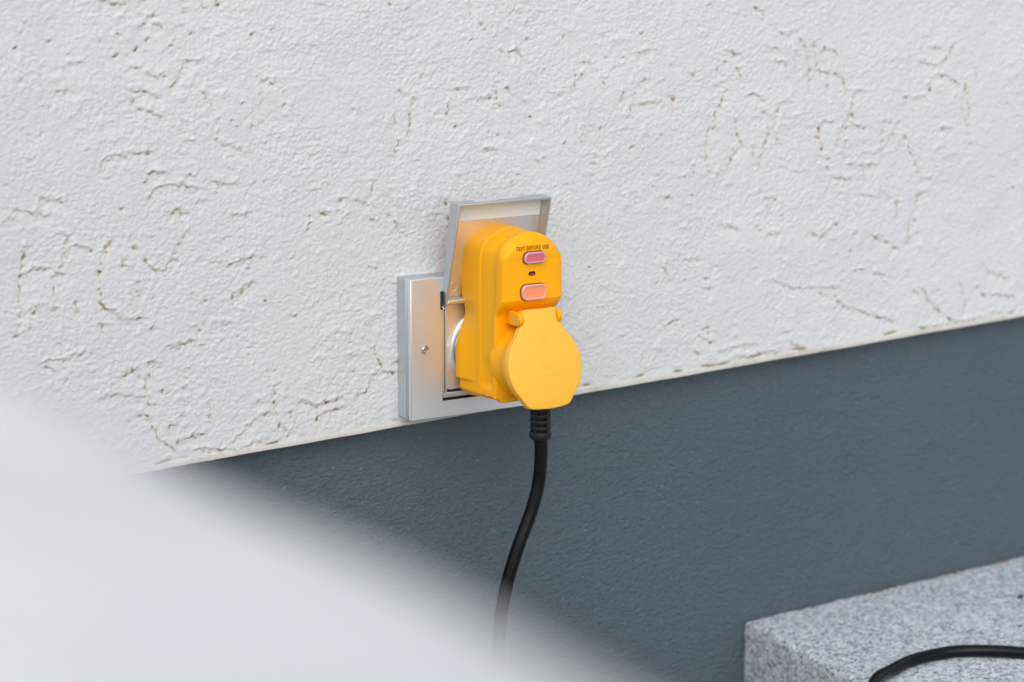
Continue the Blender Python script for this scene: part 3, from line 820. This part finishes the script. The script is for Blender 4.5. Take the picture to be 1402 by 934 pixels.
LAY = [(-.0206, .0022, 0), (-.0210, .0008, 0), (-.0218, 0, 0), (-.0262, 0, 0), (-.0275, 0, .12), (-.032, 0, .40), (-.038, 0, .78), (-.044, 0, 1), (-.0474, 0, 1), (-.0480, .0003, 1),
       (-.0486, .0007, 1), (-.0575, .0008, 1), (-.0585, .0010, 1), (-.0596, .00125, 1), (-.0650, .0013, 1), (-.0668, .0011, 1), (-.0684, .0006, 1), (-.0696, .0003, 1),
       (-.0717, .0003, 1), (-.0719, .0003, 1), (-.0745, .0003, 1), (-.0762, .0006, 1), (-.0768, .0010, 1), (-.0771, .0017, 1)]
R = []
for Y, e, bl in LAY:
    P = outline(bl, -.0294+.0019*bl)
    nP = len(P)
    def ef(i):
        z = P[i][1]; ee = e
        if e > .0010 and Y > -.07:
            k = sstep(.014, .024, z); ee = .0010+(e-.0010)*k
        if -.068 < Y < -.052 and abs(P[i][0]) > .02 and -.019 < z < .004:
            ee += .0024*sstep(-.051, -.058, Y)*sstep(-.019, -.015, z)*(1-sstep(-.002, .004, z))
        return ee
    Q = inset2(P, ef)
    ring = []
    for (x, z) in Q:
        k = .45+.55*sstep(.034, .046, z)
        y = Y if Y > -.060 else -.060+(Y+.060)*k
        bev = max(0, min(1, (-.0718-Y)/.0053))*sstep(.0755, .0800, z)
        z2 = z - .0058*bev
        if bev > 0: y = y + .0*bev
        ring.append((XC+x, y, z2))
    R.append(ring)
g = G(); g.rings(R, True, True, False)
last = len(g.v)-nP
nr = (nP+2)//2          # right half incl. both centre points
cols = 10; V2 = []; base_ = len(g.v)
grid = []
for i in range(1, nr-1):
    a = Vector(g.v[last+i]); b_ = Vector(g.v[last+(nP-i) % nP]); row = [last+i]
    for c_ in range(1, cols):
        p = a+(b_-a)*c_/cols; dome = 0.0004*math.sin(math.pi*c_/cols); g.v.append((p.x, p.y-dome*0.6, p.z)); row.append(len(g.v)-1)
    row.append(last+(nP-i) % nP); grid.append(row)
for r0, r1 in zip(grid[:-1], grid[1:]):
    for c_ in range(cols): g.f.append((r0[c_], r0[c_+1], r1[c_+1], r1[c_]))
g.f.append(tuple([last]+grid[0])); g.f.append(tuple([last+nr-1]+grid[-1][::-1]))
body = g.out('body', M_ORANGE, ad, smooth=24)
G().lathe((XC, CZ), 'y', [(-0.0095, 0.0185), (-0.0215, 0.0192)], 40, True, True).out('plug', M_DARK, ad, smooth=40)
# round socket shroud
G().lathe((XC, CZ), 'y', [(-.064, .0262), (-.0690, .0262), (-.0705, .0258), (-.0775, .0256), (-.0785, .0262), (-.0850, .0260), (-.0856, .0254), (-.0858, .0236), (-.0850, .0226), (-.0700, .0224)], 96).out('shroud', M_ORANGE, ad, smooth=35)
G().lathe((XC, CZ), 'y', [(-.0700, .0226), (-.0701, .0001)], 48, False, True).out('socket_face', M_DARK, ad)
# flap: hinge at the top, hanging a little open
HY, HZ = -0.086, 0.0415
SL = .2246; cn = 1/math.sqrt(1+SL*SL); dv = Vector((0, -SL*cn, -cn)); nv_ = Vector((0, -cn, SL*cn))
def LD(dx, z, depth=0.0):      # depth inwards from the flap's front
    v1 = (HZ-z)/cn
    return Vector((XC+dx, HY, HZ)) + dv*v1 - nv_*depth
oc = (.0022, .0293)
half = [(0, .0410), (.0120, .0410), (.0132, .0407), (.0135, .0398), (.0135, .0345), (.0137, .0316), (.0150, .0306), (.0163, .0298), (.0174, .0280), (.0190, .0258)]
for a in range(48, -34, -4): half.append((oc[1]*math.cos(rad(a)), oc[0]+oc[1]*math.sin(rad(a))))
half += [(.0222, -.0165), (.0196, -.0203), (.0176, -.0230), (.0160, -.0243), (.0135, -.0252), (.009, -.0258), (0, -.0263)]
OL = half + [(-x, z) for x, z in half[1:-1]][::-1]
g = G(); R = []
for dpt, ins in ((0, .0011), (.00022, .0005), (.0008, .0000), (.0058, .0), (.0061, .0003), (.0061, .0014), (.0022, .0015)):
    R.append([LD(x, z, dpt) for x, z in inset2(OL, ins)])
g.rings(R, True, True, True)
flap = g.out('flap', M_ORANGE_LIT, ad, smooth=40)
G().lathe((-.0842, .0345), 'x', [(XC-.0137, .0022), (XC+.0137, .0022)], 24, True, True).out('hinge_barrel', M_ORANGE_LIT, flap, smooth=40)
marks = [[(-4.2,20.0),(-0.3,23.8),(4.5,19.1),(0.4,14.5),(-4.2,20.0)],[(-1.2,21.3),(0.1,21.9),(1.2,20.8),(-1.1,19.7),(1.5,18.1),(0.7,16.9),(-1.1,17.8)],
 [(-4.5,1.9),(-3.9,6.6),(5.0,8.8)],[(7.2,11.5),(5.3,11.4),(4.9,0.9),(-1.1,1.0)],[(8.3,10.0),(12.7,9.6),(12.5,3.5),(16.9,3.1)],
 [(8.3,10.0),(6.9,-7.2),(8.5,-7.4),(8.8,-5.3),(13.2,-5.2),(13.5,1.1),(16.7,1.2)],[(-0.6,4.9),(3.1,4.3),(2.8,2.2),(-1.0,2.3)],[(-1.5,0.6),(-2.5,-8.8)],[(-0.3,-9.0),(-0.1,-3.3),(6.3,-4.5)]]
g = G()
for mk in marks:
    for (x0, z0), (x1, z1) in zip(mk[:-1], mk[1:]):
        p, q_ = LD(x0*mm, z0*mm, 0.00002), LD(x1*mm, z1*mm, 0.00002)
        g.tube([p, q_], 0.00020, 6, True)
g.out('raised_mark', M_ORANGE_LIT, flap, smooth=60)
G().box(XC-.0150, XC+.0150, -.0650, -.0800, .0285, .0375).out('hinge_block', M_ORANGE, ad, bevel=0.0012)
# hinge ears with steel pin
for s_ in (-1, 1):
    prof = []
    for i in range(13):
        a = rad(-100+200*i/12); prof.append((-.0842-.0046*math.cos(a), .0345+.0046*math.sin(a)))
    prof += [(-.0740, .0391), (-.0740, .0299)]
    x0, x1 = XC+s_*.0139, XC+s_*.0172
    ear = G().rings([[(x0, y, z) for y, z in prof], [(x1, y, z) for y, z in prof]], True, True, True).out('hinge_ear', M_ORANGE, ad, bevel=0.0006)
    G().lathe((-.0840, .0345), 'x', [(x1, .0011), (x1+s_*.0002, .0010)], 16, False, True).out('hinge_pin', M_ZINC, ear)
# buttons
FACE = -.0773
def button(cx, cz, w_, h_, r_c, nm, m_, mr, tp=0.0):
    gp = G()
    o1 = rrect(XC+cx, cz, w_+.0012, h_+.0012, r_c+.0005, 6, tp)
    gp.rings([[(x, FACE+.0003, z) for x, z in o1], [(x, FACE-.0002, z) for x, z in o1]], True, True, True).out(nm+'_gap_shade', M_GAP_SHADE, ad)  # dark plate standing in for the shadow round the button
    o1 = rrect(XC+cx, cz, w_, h_, r_c, 6, tp)
    g = G(); R = []
    for y, ins in ((FACE, 0), (FACE-.0022, .0001), (FACE-.0027, .0006), (FACE-.0027, .0012), (FACE-.0024, .0017), (FACE-.0024, .0023)):
        R.append([(x, y, z) for x, z in inset2(o1, ins)])
    bt = g.rings(R, True, True, True).out(nm, m_, ad, smooth=40)
    g = G(); R = []
    for y, ins in ((FACE-.0020, -.00005), (FACE-.0028, .0004), (FACE-.00295, .0008), (FACE-.0028, .0012), (FACE-.0020, .0014)):
        R.append([(x, y, z) for x, z in inset2(o1, ins)])
    g.rings(R).out('rim', mr, bt, smooth=60)
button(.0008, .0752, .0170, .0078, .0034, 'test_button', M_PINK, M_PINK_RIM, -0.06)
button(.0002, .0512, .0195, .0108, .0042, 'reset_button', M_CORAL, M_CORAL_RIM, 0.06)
o1 = rrect(XC-.0006, .0641, .0054, .0031, .0014, 5)
wn = G().rings([[(x, FACE+.0003, z) for x, z in o1], [(x, FACE-.00015, z) for x, z in o1]], True, True, True).out('indicator_window', M_LED, ad)
o1 = rrect(XC-.0006, .0634, .0036, .0011, .0004, 3)
G().rings([[(x, FACE-.0001, z) for x, z in o1], [(x, FACE-.0003, z) for x, z in o1]], True, True, True).out('red_flag', M_RED, wn)
# lettering
def lettering(body_, size, x0, x1, z, y, m_, parent):
    cu = bpy.data.curves.new('lettering', 'FONT'); cu.body = body_; cu.size = size*1.08; cu.extrude = 0.00002; cu.space_character = 1.18
    cu.offset = 0.000025
    cu.align_x = 'LEFT'
    tmp = bpy.data.objects.new('tmp_text', cu); C.objects.link(tmp)
    bpy.context.view_layer.update()
    me = bpy.data.meshes.new_from_object(tmp.evaluated_get(bpy.context.evaluated_depsgraph_get()))
    bpy.data.objects.remove(tmp)
    xs_ = [v_.co.x for v_ in me.vertices]; k = (x1-x0)/(max(xs_)-min(xs_)); mn = min(xs_)
    off = world_loc(parent)
    for v_ in me.vertices:
        x_, y_, z_ = v_.co; v_.co = (x0+(x_-mn)*k-off.x, y-z_-off.y, z+y_-off.z)
    me.name = 'lettering'; me.materials.clear(); me.materials.append(m_)
    return link(bpy.data.objects.new('lettering', me), parent)
lettering('TEST BEFORE USE', 0.0038, XC-.0134, XC+.0130, .0805, FACE-.00012, M_INK, ad)
# cable gland and cable
GX, GY = XC+.0040, -.0815
g = G()
g.lathe((GX, GY), 'z', [(-.0190, .0050), (-.0505, .0048)], 28, True, True)
for z in (-.0262, -.0306, -.0350, -.0394, -.0438):
    g.lathe((GX, GY), 'z', [(z+.0013, .0050), (z+.0013, .0069), (z+.0009, .0073), (z-.0009, .0073), (z-.0013, .0069), (z-.0013, .0050)], 28)
g.lathe((GX, GY), 'z', [(-.0468, .0050), (-.0468, .0072), (-.0474, .0076), (-.0508, .0076), (-.0522, .0064), (-.0526, .0046)], 32, False, True)
for a in (25, 115, 205, 295):
    c_, s_ = math.cos(rad(a)), math.sin(rad(a)); g2 = G().box(.004, .0070, -.0016, .0016, -.0475, -.0215)
    g.add([(GX+x*c_-y*s_, GY+x*s_+y*c_, z) for x, y, z in g2.v], g2.f)
g.out('strain_relief', M_BLACKM, ad, smooth=45)
cp = [(GX, GY, -.050), (XC+.0045, -.082, -.0621), (XC+.0030, -.0815, -.0829), (XC-.0030, -.0815, -.1031), (XC-.0142, -.082, -.1277), (XC-.0231, -.082, -.1528), (XC-.0284, -.082, -.1785),
      (XC-.0296, -.081, -.2051), (XC-.029, -.082, -.245), (XC-.030, -.088, -.30), (XC-.034, -.102, -.355), (XC-.045, -.13, -.392), (XC-.075, -.18, GZ+.0047), (XC-.16, -.27, GZ+.0046), (XC-.30, -.35, GZ+.0046), (XC-.55, -.40, GZ+.0046)]
G().tube(catmull(cp, 10), 0.0046, 18).out('cable', M_BLACK, ad, smooth=80)
